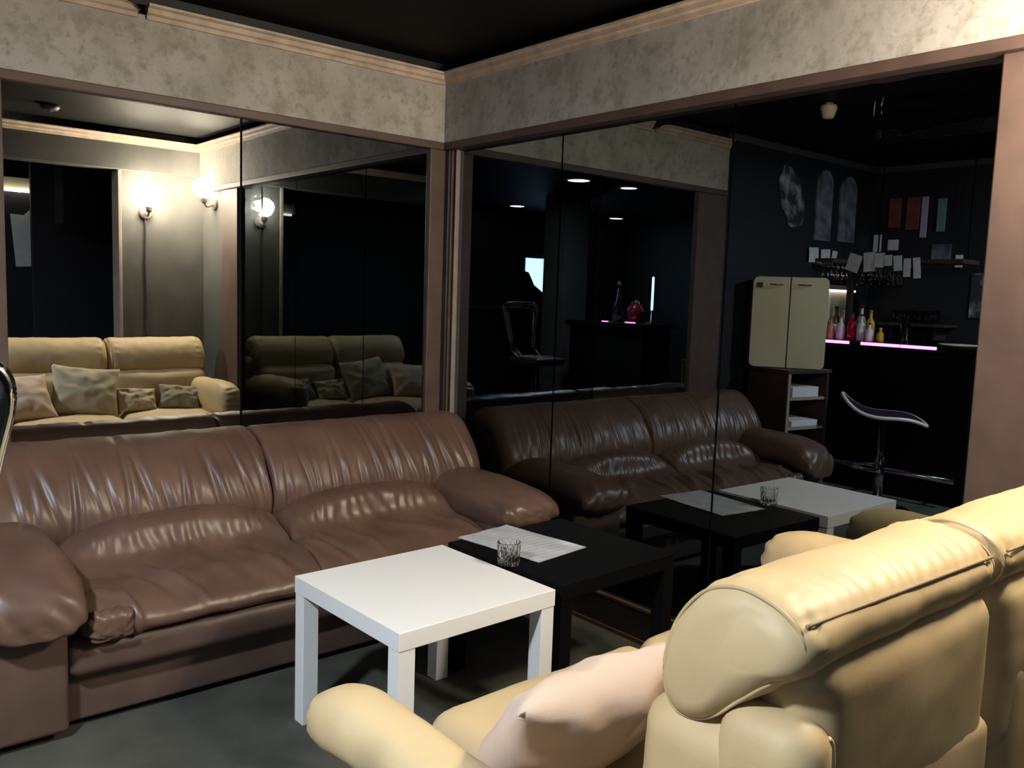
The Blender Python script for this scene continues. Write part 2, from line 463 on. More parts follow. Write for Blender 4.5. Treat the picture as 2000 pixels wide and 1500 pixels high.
# far window with daylight, partly behind a drawn dark curtain
WI = structure(bpy.data.objects.new('window_1', None)); COL.objects.link(WI); WI.location = (-5.3, -5.25, 1.2)
box('window_frame', -5.62, -4.98, -5.25, -5.22, 1.14, 1.82, M_BASE, WI, bev=0.004)
box('pane', -5.46, -5.02, -5.22, -5.212, 1.19, 1.77, M_WINDOW, WI)
box('pane', -5.59, -5.48, -5.22, -5.212, 1.19, 1.77, M_WINDOW, WI)
cp = [(-4.95, 1.60), (-5.03, 1.58), (-5.07, 1.52), (-5.13, 1.42), (-5.30, 1.32), (-5.45, 1.18), (-5.46, 1.08), (-4.95, 1.08)]
nn = len(cp)
mesh_obj('curtain', [(x, -5.19, z) for x, z in cp] + [(x, -5.16, z) for x, z in cp],
         [tuple(range(nn)), tuple(range(2 * nn - 1, nn - 1, -1))] + [(i, (i + 1) % nn, (i + 1) % nn + nn, i + nn) for i in range(nn)], M_DARK, WI)
box('ledge', -5.6, -3.6, -5.25, -5.12, 1.10, 1.13, M_WALL, WN, bev=0.004)

# ------------------------------------------------------------------ brown sofa
BS = thing('brown_sofa', 'low brown leather sofa with pleated back under the mirrors', 'sofa', (-1.09, -0.5, 0))
def prof_back(u):
    return [(-.09, .36), (-.075, .52), (-.085, .66), (-.12, .735), (-.185, .758), (-.265, .742), (-.335, .690), (-.395, .615),
            (-.43, .535), (-.425, .465), (-.37, .40), (-.25, .35)]
def pleats(seed, x0, x1, cnt):
    R = random.Random(seed); out = []
    for k in range(cnt):
        x = x0 + (x1 - x0) * (k + R.uniform(-.3, .3) + .5) / cnt
        out.append((x, R.uniform(-.30, .05), R.uniform(.006, .012), R.uniform(.003, .0105), R.uniform(.52, .64), R.uniform(.07, .13)))
    return out
def back_disp(pl):
    def f(c, n):
        if c[1] > -.16: return 0.004 * nz(c, 9)
        d = 0.006 * nz(c, 7, 3) + 0.0025 * nz(c, 22, 5)
        for x, sl, w_, dep, zm, zw in pl:
            q = c[0] - (x + sl * (c[2] - .58))
            if abs(q) < .06:
                win = gauss(c[2] - zm, zw)
                d += win * (-dep * gauss(q, w_) + .55 * dep * gauss(q - 2.1 * w_, w_ * 1.2))
        # gathering towards the welt under the roll
        d += 0.0022 * math.sin(c[0] * 150 + 4 * nz(c, 6)) * gauss(c[2] - .46, .05)
        return d
    return f
sweep_x('back_cushion', prof_back, -2.12, -1.078, 230, 60, .07, M_LEATHER, BS, disp=back_disp(pleats(3, -2.08, -1.10, 17)), endr2=.028)
sweep_x('back_cushion', prof_back, -1.076, -0.065, 230, 60, .028, M_LEATHER, BS, disp=back_disp(pleats(8, -1.04, -.12, 15)), endr2=.075)

def prof_seat(u):
    a = max(0.0, math.sin(math.pi * min(1, max(0, u)))) ** .55
    zt = .455 + .075 * a
    yb = -.50 + .045 * a
    zs = .408 - .012 * a
    fy = -.012 * a
    return [(-.28, .30), (-.30, .42), (yb + .065, zt - .008), (yb + .01, zt), (yb - .045, zt - .022), (yb - .085, zs + .026), (-.62, zs),
            (-.72, zs - .004), (-.785, zs - .022), (-.835 + fy, zs - .052), (-.858 + fy, zs - .082), (-.848 + fy, .294), (-.80, .278), (-.6, .276), (-.4, .276)]
def seat_disp(ridges, tuck):
    def f(c, n):
        if c[2] < .285: return 0
        d = .010 * nz(c, 5.5, 2) + .0045 * nz(c, 15, 7) + .0015 * nz(c, 40, 1)
        if c[1] < -.54:
            for a, b, w_, h in ridges:
                q, t = seg_dist(c[0], c[1] - .25 * (.40 - c[2]), a, b)
                d += h * gauss(q, w_) * math.sin(math.pi * min(1, .12 + .88 * t)) ** .5
        else:   # gathers on the lumbar roll
            d += .0022 * math.sin(c[0] * 120 + 5 * nz(c, 7)) * gauss(c[1] + .53, .035)
        return d
    return f
sweep_x('seat_cushion', prof_seat, -1.845, -1.088, 150, 84, .05, M_LEATHER, BS, endr2=.03,
        disp=seat_disp([((-1.60, -.62), (-1.49, -.86), .016, .016), ((-1.66, -.60), (-1.55, -.86), .02, -.012), ((-1.45, -.58), (-1.36, -.84), .03, .012),
                        ((-1.80, -.74), (-1.72, -.80), .012, .014), ((-1.72, -.78), (-1.69, -.90), .012, .014), ((-1.28, -.62), (-1.20, -.82), .02, .015),
                        ((-1.23, -.60), (-1.15, -.84), .015, -.014), ((-1.84, -.60), (-1.50, -.66), .03, -.008)], 0))
sweep_x('seat_cushion', prof_seat, -1.086, -0.345, 150, 84, .03, M_LEATHER, BS, endr2=.05,
        disp=seat_disp([((-1.06, -.64), (-.97, -.84), .014, .014), ((-1.0, -.62), (-.93, -.85), .014, -.013), ((-.86, -.6), (-.82, -.84), .02, .012),
                        ((-.7, -.58), (-.5, -.8), .03, .010), ((-.46, -.62), (-.40, -.82), .018, .014)], 0))
# puckered seat corner beside the left arm
soft_box('corner_gusset', (-1.772, -.852, .325), (.062, .03, .045), .028, 14, M_LEATHER, BS, disp=lambda c, n: .004 * math.sin(math.atan2(c[2] - .29, c[0] + 1.772) * 16))

def arm_rings(xc, secs, seg=44):
    rings = []
    for y, dx, z, hx, hz in secs:
        ring = []
        for k in range(seg):
            t = 2 * math.pi * k / seg
            cx_, sz_ = math.cos(t), math.sin(t)
            ring.append((xc + dx + hx * math.copysign(abs(cx_) ** .72, cx_), y, z + hz * math.copysign(abs(sz_) ** .85, sz_)))
        rings.append(ring)
    return rings
def fine(secs, per=7):
    out = []
    C = [Vector(s[:4]).to_4d() if False else list(s) for s in secs]
    for i in range(len(C) - 1):
        for s in range(per):
            t = s / per
            p0 = C[max(0, i - 1)]; p1 = C[i]; p2 = C[i + 1]; p3 = C[min(len(C) - 1, i + 2)]
            out.append([.5 * (2 * b + (c_ - a) * t + (2 * a - 5 * b + 4 * c_ - d) * t * t + (3 * b - a - 3 * c_ + d) * t ** 3) for a, b, c_, d in zip(p0, p1, p2, p3)])
    out.append(C[-1]); return out
def arm_disp(yf):
    def f(c, n):
        d = .006 * nz(c, 7, 4) + .002 * nz(c, 24, 2)
        d += .0045 * gauss(c[1] - yf, .075) * math.sin(c[0] * 95 + c[2] * 70 + 3 * nz(c, 9))
        return d
    return f
secL = [(-.13, .0, .45, .10, .06), (-.17, 0, .455, .135, .088), (-.35, 0, .462, .140, .090), (-.62, -.004, .460, .142, .090), (-.77, -.002, .444, .142, .088),
        (-.855, .004, .418, .140, .078), (-.900, .008, .390, .126, .058), (-.918, .008, .370, .085, .032), (-.921, .008, .364, .03, .010)]
loft('armrest', arm_rings(-1.98, fine(secL)), M_LEATHER, BS, disp=arm_disp(-.86))
secR = [(-.13, 0, .43, .10, .06), (-.17, 0, .44, .14, .095), (-.35, 0, .442, .15, .098), (-.62, 0, .442, .152, .096), (-.78, 0, .440, .152, .088),
        (-.875, 0, .440, .15, .070), (-.915, 0, .438, .145, .050), (-.932, 0, .436, .11, .028), (-.936, 0, .435, .05, .012)]
loft('armrest', arm_rings(-.212, fine(secR)), M_LEATHER, BS, disp=arm_disp(-.90))
box('arm_panel', -2.115, -1.878, -.835, -.08, .025, .40, M_LEATHER_D, BS, bev=.018, seg=4)
box('arm_panel', -.352, -.065, -.875, -.08, .025, .40, M_LEATHER_D, BS, bev=.018, seg=4)
soft_box('front_rail', (-1.115, -.700, .224), (.765, .138, .054), .036, 26, M_LEATHER_D, BS, disp=lambda c, n: .003 * nz(c, 8))
box('base_panel', -1.878, -.352, -.775, -.10, .022, .172, M_LEATHER_D, BS, bev=.012, seg=4)
box('back_frame', -2.10, -.08, -.10, -.03, .02, .62, M_LEATHER_D, BS, bev=.02, seg=4)
for x in (-2.06, -.12):
    for y in (-.76, -.10):
        lathe('foot', [(.022, 0), (.025, .012), (.025, .03)], (x, y, 0), M_BLACKPL, BS, 14)

# ------------------------------------------------------------------ cream sofa
CS = thing('cream_sofa', 'cream leather two-seat sofa with headrests, its back to the viewer', 'sofa', (-0.9, -2.4, 0))
def prof_head(u):
    return [(-2.798, .798), (-2.832, .826), (-2.842, .862), (-2.826, .893), (-2.785, .915), (-2.73, .923), (-2.675, .906), (-2.630, .860),
            (-2.604, .80), (-2.600, .735), (-2.628, .692), (-2.685, .700), (-2.745, .748)]
def head_disp(xa, xb, seed):
    def f(c, n):
        d = .006 * nz(c, 6, seed) + .0022 * nz(c, 20, seed)
        # crease of the welt along the rear and its gathers
        seamz = .886 - .012 * (c[0] + 1.2)
        if c[1] < -2.74:
            d -= .004 * gauss(c[2] - seamz, .006)
            d += .0017 * math.sin(c[0] * 170 + 6 * nz(c, 9)) * gauss(c[2] - seamz - .020, .016) * (.5 + nz(c, 4, 2))
        for xe in (xa, xb):
            d += .0026 * math.sin(math.atan2(c[2] - .81, c[1] + 2.72) * 44) * gauss(c[0] - (xe + .055 * (1 if xe == xa else -1)), .016)
            if c[1] < -2.7: d -= .007 * gauss(c[0] - (xe + .05 * (1 if xe == xa else -1)), .010) * gauss(c[2] - seamz, .016)
        return d
    return f
HX = ((-1.478, -.832), (-.828, -.185))
for i, (xa, xb) in enumerate(HX):
    hd = sweep_x('headrest', prof_head, xa, xb, 110, 64, .05, M_CREAM, CS, disp=head_disp(xa, xb, 3 + i))
    # lower back, seat side
    soft_box('back_cushion', ((xa + xb) / 2, -2.665, .56), ((xb - xa) / 2 - .004, .105, .15), .06, 24, M_CREAM, CS, bulge=(0, .03, .01),
             disp=lambda c, n: .006 * nz(c, 7) + .002 * nz(c, 22))
    soft_box('seat_cushion', ((xa + xb) / 2, -2.325, .362), ((xb - xa) / 2 - .002, .34, .085), .06, 26, M_CREAM, CS, bulge=(0, .01, .022),
             disp=lambda c, n: .006 * nz(c, 6) + .002 * nz(c, 20))
    # padded rear
    inx = .055 if i == 0 else .02
    rp = soft_box('rear_pad', ((xa + inx + xb - .012) / 2, -2.782, .655), ((xb - .012 - xa - inx) / 2, .064, .175), .055, 26, M_CREAM_R, CS,
             bulge=(0, .012, 0), disp=lambda c, n: .004 * nz(c, 6) + .0015 * nz(c, 22))
    soft_box('rear_lower_pad', ((xa + inx + xb) / 2 + .02, -2.79, .37), ((xb - xa - inx) / 2 - .02, .062, .27), .035, 22, M_CREAM_R, CS,
             bulge=(0, .012, 0), disp=lambda c, n: .004 * nz(c, 6),
             deform=lambda q, p: Vector((q[0], q[1], q[2] + (-.045 * max(0, p[2]) * p[0]))))
soft_box('rear_side_pad', (-1.428, -2.782, .400), (.052, .078, .352), .05, 22, M_CREAM, CS, disp=lambda c, n: .004 * nz(c, 7))
soft_box('rear_side_pad', (-.20, -2.74, .42), (.03, .072, .352), .028, 16, M_CREAM_R, CS)
tube('piping', curve_pts([(-1.402, -2.846, .728), (-1.386, -2.846, .69), (-1.380, -2.846, .5), (-1.380, -2.846, .15)], 8), .0040, M_PIPING, CS, 8)
for i, (xa, xb) in enumerate(HX):
    # seam round the end panel of each headrest
    er = .05; k = 4.2; m_ = 64
    p = smooth_closed(prof_head(0), m_); cy = sum(q[0] for q in p) / m_; cz = sum(q[1] for q in p) / m_
    sn = math.sin((k + .35) / 7.35 * math.pi / 2); xo = er * (1 - math.cos(k / 7 * math.pi / 2))
    for xe, sg in ((xa, 1), (xb, -1)):
        path = []
        for q in p:
            d = Vector((q[0] - cy, q[1] - cz)); kk = max(0, d.length - er * (1 - sn)) / d.length
            path.append((xe + sg * xo, cy + d[0] * kk, cz + d[1] * kk))
        tube('welt', path + path[:1], .0032, M_CREAM_R, CS, 6)
    rear = [q for q in p if q[1] > .84 and q[0] < -2.74]
    def yr(z):
        a = sorted(rear, key=lambda q: abs(q[1] - z))[:2]
        t = (z - a[0][1]) / (a[1][1] - a[0][1] + 1e-9); return a[0][0] + (a[1][0] - a[0][0]) * t
    seam = [(x_, .886 - .012 * (x_ + 1.2)) for x_ in [xa + .03 + (xb - xa - .06) * q / 40 for q in range(41)]]
    tube('welt', [(x_, yr(z_) + .0008, z_) for x_, z_ in seam], .0028, M_SEAM, CS, 6)
box('base', -1.56, -.20, -2.72, -1.99, .10, .29, M_CREAM_R, CS, bev=.02, seg=4)
# arms: pill-shaped tops over a thinner side
def pill(name, xc, zoff, wid, matr, hs=1.0):
    secs = [(-2.80, 0, .53, .035, .03), (-2.78, 0, .545, wid * .85, .045), (-2.6, 0, .555, wid, .054), (-2.35, 0, .560, wid, .056), (-2.16, 0, .560, wid, .057),
            (-2.085, 0, .552, wid * .97, .057), (-2.035, 0, .540, wid * .84, .050), (-2.008, 0, .526, wid * .56, .034), (-2.002, 0, .52, wid * .2, .012)]
    secs = [(a, b, c_ + zoff - e * (hs - 1), d, e * hs) for a, b, c_, d, e in secs]
    def dsp(c, n):
        return .004 * nz(c, 8, 3) + .0015 * nz(c, 26) + .0035 * math.sin(c[2] * 170 + 3 * nz(c, 14)) * gauss(c[1] + 2.01, .03)
    return loft(name, arm_rings(xc, fine(secs), 40), matr, CS, disp=dsp)
pill('armrest', -1.700, -.020, .066, M_CREAM)
pill('armrest', -.240, .045, .085, M_CREAM, 1.9)
box('arm_side', -1.690, -1.565, -2.77, -2.09, .12, .52, M_CREAM_R, CS, bev=.03, seg=4)
box('arm_side', -.305, -.175, -2.77, -2.07, .12, .50, M_CREAM_R, CS, bev=.03, seg=4)
for x in (-1.62, -.24):
    for y in (-2.08, -2.74):
        lathe('foot', [(.022, 0), (.022, .06), (.026, .13)], (x, y, 0), M_CHROME, CS, 14)

# ------------------------------------------------------------------ throw pillows on the cream sofa
def pillow(name, c, w_, h_, t_, tilt, yaw, roll, material, label, group, seed=1):
    n = 30; V = []; Fc = []
    Rm = Matrix.Rotation(yaw, 3, 'Z') @ Matrix.Rotation(tilt, 3, 'X') @ Matrix.Rotation(roll, 3, 'Y')
    def P(i, j, s):
        u = 2 * i / n - 1; v = 2 * j / n - 1
        pin = 1 - .085 * (1 - u * u) * abs(v) ** 3 * 1.0
        pin2 = 1 - .085 * (1 - v * v) * abs(u) ** 3 * 1.0
        th = t_ * .5 * (max(0, 1 - u ** 2) ** .46) * (max(0, 1 - v ** 2) ** .46)
        x = u * w_ / 2 * pin2; z = v * h_ / 2 * pin
        q = Vector((x, 0, z))
        wr = .012 * nz((u * 1.3, v * 1.3, s), 1.6, seed) + .006 * nz((u, v, s), 4.2, seed)
        rad = .006 * math.sin(math.atan2(v, u) * 9 + seed) * (u * u + v * v) * (1 - max(abs(u), abs(v)) ** 6)
        y = s * (th + (wr + rad) * min(1, th / (t_ * .25)))
        return Vector(c) + Rm @ Vector((q[0], y, q[2]))
    for s in (1, -1):
        base = len(V)
        for i in range(n + 1):
            for j in range(n + 1): V.append(P(i, j, s))
        for i in range(n):
            for j in range(n):
                a = base + i * (n + 1) + j
                Fc.append((a, a + 1, a + n + 2, a + n + 1))
    o = mesh_obj(name, V, Fc, material, None, True, origin=c)
    bm = bmesh.new(); bm.from_mesh(o.data); bmesh.ops.remove_doubles(bm, verts=bm.verts, dist=.0004)
    bmesh.ops.recalc_face_normals(bm, faces=bm.faces); bm.to_mesh(o.data); bm.free()
    return tag(o, label, 'pillow', group)
G = 'throw pillows on the cream sofa'
pillow('throw_pillow', (-1.415, -2.400, .572), .41, .32, .15, math.radians(38), math.radians(-2), math.radians(-5), M_PINK, 'pale pink cotton pillow leaning beside the near armrest', G, 2)
pillow('throw_pillow', (-1.015, -2.455, .598), .40, .34, .13, math.radians(25), math.radians(3), math.radians(7), M_SAGE, 'pale sage pillow in the middle of the cream sofa', G, 5)
pillow('throw_pillow', (-.706, -2.44, .530), .25, .17, .09, math.radians(30), math.radians(-4), math.radians(4), M_SAGE, 'smallest sage pillow, between the sage and the olive pillow', G, 8)
pillow('throw_pillow', (-.432, -2.44, .535), .27, .18, .10, math.radians(32), math.radians(8), math.radians(6), M_OLIVE, 'low olive pillow against the far armrest', G, 11)

# ------------------------------------------------------------------ tables
def side_table(loc, yaw, material, label, cat='table'):
    t = thing('side_table', label, cat, (loc[0], loc[1], 0))
    x, y = loc
    box('tabletop', x - .275, x + .275, y - .275, y + .275, .40, .45, material, t, bev=.0016, seg=2, rot=yaw, piv=(x, y, 0))
    for sx in (-1, 1):
        for sy in (-1, 1):
            cx_, cy_ = x + sx * .248, y + sy * .248
            box('leg', cx_ - .025, cx_ + .025, cy_ - .025, cy_ + .025, 0, .4, material, t, bev=.0014, seg=2, rot=yaw, piv=(x, y, 0))
    return t
side_table((-1.0384, -1.3619), .0271, M_WHITE, 'square white side table between the two sofas')
side_table((-.452, -1.330), .035, M_BLACK, 'square black side table by the dark mirror wall')

# menu card: laminated sheet with rows of faint grey print
def menu_mat():
    M = mat('laminated_menu', (0.62, 0.64, 0.67), 0.08, coat=0.6)
    nt = M.node_tree; b = nt.nodes['Principled BSDF']
    tc = nt.nodes.new('ShaderNodeTexCoord'); sp = nt.nodes.new('ShaderNodeSeparateXYZ')
    nt.links.new(tc.outputs['Generated'], sp.inputs[0])
    wv = nt.nodes.new('ShaderNodeMath'); wv.operation = 'SINE'
    mu = nt.nodes.new('ShaderNodeMath'); mu.operation = 'MULTIPLY'; mu.inputs[1].default_value = 95
    nt.links.new(sp.outputs[1], mu.inputs[0]); nt.links.new(mu.outputs[0], wv.inputs[0])
    n = nt.nodes.new('ShaderNodeTexNoise'); n.inputs['Scale'].default_value = 7; n.inputs['Detail'].default_value = 5
    nt.links.new(tc.outputs['Generated'], n.inputs['Vector'])
    mm = nt.nodes.new('ShaderNodeMath'); mm.operation = 'MULTIPLY'
    nt.links.new(wv.outputs[0], mm.inputs[0]); nt.links.new(n.outputs[0], mm.inputs[1])
    rp = nt.nodes.new('ShaderNodeValToRGB')
    rp.color_ramp.elements[0].position = .28; rp.color_ramp.elements[0].color = (.62, .64, .67, 1)
    rp.color_ramp.elements[1].position = .5; rp.color_ramp.elements[1].color = (.49, .51, .53, 1)
    nt.links.new(mm.outputs[0], rp.inputs[0]); nt.links.new(rp.outputs[0], b.inputs['Base Color'])
    n2 = nt.nodes.new('ShaderNodeTexNoise'); n2.inputs['Scale'].default_value = 9
    nt.links.new(tc.outputs['Object'], n2.inputs['Vector'])
    bp = nt.nodes.new('ShaderNodeBump'); bp.inputs['Strength'].default_value = .5; bp.inputs['Distance'].default_value = .01
    nt.links.new(n2.outputs[0], bp.inputs['Height']); nt.links.new(bp.outputs[0], b.inputs['Coat Normal'])
    return M
M_MENU = menu_mat()
V = []; Fc = []
ca, sa = math.cos(.1346), math.sin(.1346)
N = 12
for k, zz in enumerate((.4515, .4530)):
    for i in range(N + 1):
        for j in range(N + 1):
            a = (i / N - .5) * .2514; b = (j / N - .5) * .3732
            V.append((-.5327 + ca * a - sa * b, -1.2152 + sa * a + ca * b, zz + .0012 * math.sin(i * 1.1) * math.sin(j * .7)))
    o_ = k * (N + 1) ** 2
    for i in range(N):
        for j in range(N):
            a = o_ + i * (N + 1) + j; Fc.append((a, a + 1, a + N + 2, a + N + 1))
tag(mesh_obj('menu_card', V, Fc, M_MENU, None, True, origin=(-.5327, -1.2152, .4515)), 'laminated grey menu sheet lying on the black side table', 'menu')

# faceted tumbler
G_ = thing('glass_tumbler', 'small faceted clear glass tumbler on the black side table', 'glass', (-.722, -1.372, .4505))
def facet(name, prof, parent):
    seg = 36; rings = []
    for r, z, amp in prof:
        rings.append([(-.722 + (r + amp * math.cos(t * 12 + z * 140)) * math.cos(t), -1.372 + (r + amp * math.cos(t * 12 + z * 140)) * math.sin(t), .4505 + z)
                      for t in (2 * math.pi * k / seg for k in range(seg))])
    return loft(name, rings, M_GLASS, parent, smooth=False)
facet('cup', [(.026, 0, 0), (.033, .002, .001), (.0345, .012, .0018), (.035, .025, .0018), (.0355, .04, .0018), (.036, .055, .0018), (.0365, .066, .0012), (.0368, .074, 0),
              (.034, .0745, 0), (.0325, .06, 0), (.0315, .03, 0), (.029, .016, 0), (.010, .013, 0)], G_)

# ------------------------------------------------------------------ wall lamps
def sconce(name, base, nrm, label):
    b = Vector(base); n = Vector(nrm)
    t = thing(name, label, 'lamp', base, 'opal wall lamps')
    # backplate
    up = Vector((0, 0, 1)); a = n.cross(up)
    def disc(nm, c, r, d, matr):
        rings = []
        for q, rr in ((0, r * .98), (d * .7, r), (d, r * .85)):
            rings.append([c + n * q + rr * (math.cos(2 * math.pi * k / 24) * a + math.sin(2 * math.pi * k / 24) * up) for k in range(24)])
        return loft(nm, rings, matr, t)
    disc('backplate', b + n * .001, .045, .018, M_TRIM_LIGHT)
    tube('arm', curve_pts([b + n * .015, b + n * .06 - up * .02, b + n * .085 + up * .005], 6), .008, M_TRIM_LIGHT, t, 10)
    c = b + n * .085
    lathe('lamp_holder', [(.012, .0), (.022, .01), (.022, .035), (.026, .04)], c, M_TRIM_LIGHT, t, 18)
    lathe('lamp_shade', [(.024, .04), (.050, .055), (.070, .088), (.076, .120), (.066, .152), (.040, .176), (.010, .184)], c, M_SHADE, t, 16)
    return t
sconce('wall_sconce', (-.432, -3.12, 1.79), (0, 1, 0), 'lit opal wall lamp on the short wall behind the cream sofa')
sconce('wall_sconce', (-.012, -2.885, 1.875), (-1, 0, 0), 'lit opal wall lamp beside the end of the dark mirror wall')

# ------------------------------------------------------------------ ceiling fittings
def downlight(x, y, z, r, lens, label, group='round ceiling downlights'):
    t = thing('downlight', label, 'lamp', (x, y, z), group)
    lathe('ring', [(r * 1.28, 0), (r * 1.28, -.006), (r * 1.02, -.012), (r * 1.0, -.004)], (x, y, z), M_TRIM_LIGHT, t, 24)
    lathe('lens', [(r, -.004), (r * .98, -.009), (r * .5, -.011)], (x, y, z), lens, t, 24)
    return t
downlight(-3.17, -2.386, 2.36, .10, M_COOL, 'bright cool ceiling downlight nearest the seating corner')
downlight(-3.847, -2.385, 2.36, .08, M_DOWN, 'ceiling downlight above the rear bar counter')
downlight(-4.39, -4.687, 2.36, .09, M_DOWN, 'ceiling downlight nearest the far window')
downlight(-6.2, -4.75, 2.36, .09, M_DOWN, 'ceiling downlight in the far corner of the bar room')

# smoke detector and a small white spotlight on the ceiling
sd = thing('smoke_detector', 'small dark round smoke detector on the black ceiling', 'detector', (-1.15, -2.60, 2.36))
lathe('body', [(.055, 0), (.055, -.018), (.042, -.032), (.02, -.036)], (-1.15, -2.60, 2.36), M_BASE, sd, 24)
lathe('sensor', [(.012, -.036), (.012, -.042), (.005, -.043)], (-1.15, -2.60, 2.36), M_CHROME, sd, 14)
spx = (-1.80, -.885, 2.36)
sp = thing('ceiling_spotlight', 'unlit white cone spotlight on the ceiling above the brown sofa', 'lamp', spx)
lathe('mount', [(.022, 0), (.022, -.008), (.010, -.012)], spx, M_TRIM_LIGHT, sp, 18)
lathe('cone', [(.012, -.008), (.040, -.014), (.044, -.030), (.028, -.078), (.020, -.082)], spx, M_CREAMBOX, sp, 20)

# ------------------------------------------------------------------ bar
CT = 1.0525
BC = thing('bar_counter', 'dark bar counter edged with a magenta light strip beside the stool', 'bar', (-3.58, -.55, 0))
box('front_panel', -3.40, -3.37, -1.10, -.02, 0, 1.005, M_BLACK, BC, bev=.003)
box('body', -3.78, -3.40, -1.10, -.02, 0, 1.005, M_BLACK, BC)
box('counter_top', -3.84, -3.325, -1.13, -.01, 1.005, 1.052, M_BLACK, BC, bev=.006)
for y0, y1 in ((-.880, -.64), (-.632, -.36), (-.27, -.07)):
    box('light_strip', -3.325, -3.316, y0, y1, 1.030, 1.050, M_LED, BC)
tube('foot_rail', [(-3.28, -1.08, .19), (-3.28, -.5, .19), (-3.28, -.05, .19)], .018, M_CHROME, BC, 12)
for y in (-1.0, -.55, -.1):
    box('foot_rail_bracket', -3.37, -3.28, y - .01, y + .01, .18, .20, M_CHROME, BC)
B2 = thing('bar_counter', 'rear dark bar counter in front of the square pillar', 'bar', (-4.0, -2.6, 0))
box('front_panel', -3.84, -3.81, -3.08, -2.08, 0, 1.005, M_BLACK, B2, bev=.003)
box('body', -4.22, -3.84, -3.08, -2.08, 0, 1.005, M_BLACK, B2)
box('counter_top', -4.28, -3.76, -3.11, -2.05, 1.005, 1.052, M_BLACK, B2, bev=.006)
for x, y0, y1 in ((-3.84, -2.66, -2.58), (-3.92, -2.42, -2.29)):
    box('light_strip', x - .012, x, y0, y1, 1.052, 1.062, M_LED, B2)

# rack above the counter with hanging glasses and pinned sheets
RK = thing('glass_rack', 'dark wooden glass rack hanging over the bar counter', 'rack', (-3.57, -.5, 1.60))
box('board', -3.70, -3.45, -.95, -.16, 1.60, 1.63, M_WOODD, RK, bev=.003)
box('board', -3.70, -3.22, -.16, -.001, 1.60, 1.63, M_WOODD, RK, bev=.003)
for y in (-.30, -.92):
    box('hanger', -3.584, -3.576, y - .004, y + .004, 1.63, 2.36, M_BLACK, RK)
box('support_post', -3.495, -3.455, -.185, -.150, 1.053, 1.60, M_BASE, RK)
for k in range(6):
    y = -.20 - .065 * k
    box('rail', -3.69, -3.46, y + .028, y + .034, 1.585, 1.60, M_CHROME, RK)
for k in range(6):
    x = -3.26 - .07 * k
    box('rail', x + .030, x + .036, -.155, -.01, 1.585, 1.60, M_CHROME, RK)
wg_prof = [(.030, 0), (.030, -.003), (.006, -.008), (.0045, -.055), (.012, -.066), (.028, -.090), (.031, -.115), (.029, -.142), (.027, -.142), (.029, -.115), (.025, -.092), (.003, -.074)]
first = None
for where, spots in (('stemmed glass hanging in the rack arm along the dark wall', [(-3.29 - .07 * k, y) for k in range(5) for y in (-.05, -.115)]),
                     ('stemmed glass hanging in the rack arm over the counter', [(x, -.235 - .065 * k) for k in range(4) for x in (-3.50, -3.58, -3.65)])):
    for x, y in spots:
        if first is None:
            first = lathe('wine_glass', wg_prof, (x, y, 1.584), M_GLASS, None, 14, origin=(x, y, 1.584)); o = first
        else:
            o = first.copy(); COL.objects.link(o); o.location = (x, y, 1.584)
        tag(o, 'clear ' + where, 'glass', where.replace('stemmed glass', 'stemmed glasses'))

# (x, y, width, height, top z, faces +x?)
paper_spec = [(-3.20, -.012, .125, .105, 1.705, 0, 'first on the dark wall'), (-3.355, -.012, .125, .105, 1.70, 0, 'second sheet on the dark wall'),
              (-3.485, -.012, .07, .085, 1.695, 0, 'small third sheet on the dark wall'), (-3.425, -.225, .10, .125, 1.665, 1, 'tilted sheet right of the support post'),
              (-3.447, -.305, .085, .135, 1.68, 1, 'tall straight sheet after the tilted one'), (-3.447, -.385, .07, .10, 1.675, 1, 'squarish sheet near the middle of the rack'),
              (-3.447, -.45, .055, .075, 1.66, 1, 'smallest sheet past the middle of the rack'), (-3.447, -.515, .06, .105, 1.655, 1, 'narrow sheet before the thin one'),
              (-3.447, -.585, .05, .125, 1.635, 1, 'thin long sheet near the free end'), (-3.447, -.645, .05, .14, 1.64, 1, 'last sheet at the free end of the rack')]
for i, (x, y, w_, h_, zt, fx, nm) in enumerate(paper_spec):
    a = random.uniform(-.10, .10) if i != 3 else .3
    n = 5; V = []; Fc = []
    for dx in (0, .0012):
        for p in range(n + 1):
            for q in range(n + 1):
                uu = (p / n - .5) * w_; zz = -q / n * h_
                cu_ = uu * math.cos(a) - zz * math.sin(a); cz_ = zt + zz * math.cos(a) + uu * math.sin(a)
                off = dx + .004 + .004 * math.sin(q / n * 2.4 + i)
                V.append((x + off, y + cu_, cz_) if fx else (x + cu_, y - off, cz_))
    for s in (0, 1):
        for p in range(n):
            for q in range(n):
                b_ = s * (n + 1) ** 2 + p * (n + 1) + q; Fc.append((b_, b_ + 1, b_ + n + 2, b_ + n + 1))
    tag(mesh_obj('paper_sheet', V, Fc, M_PAPER, None, True, origin=(x, y, zt)), 'white paper pinned up at the bar, ' + nm, 'paper', 'sheets pinned up at the bar')

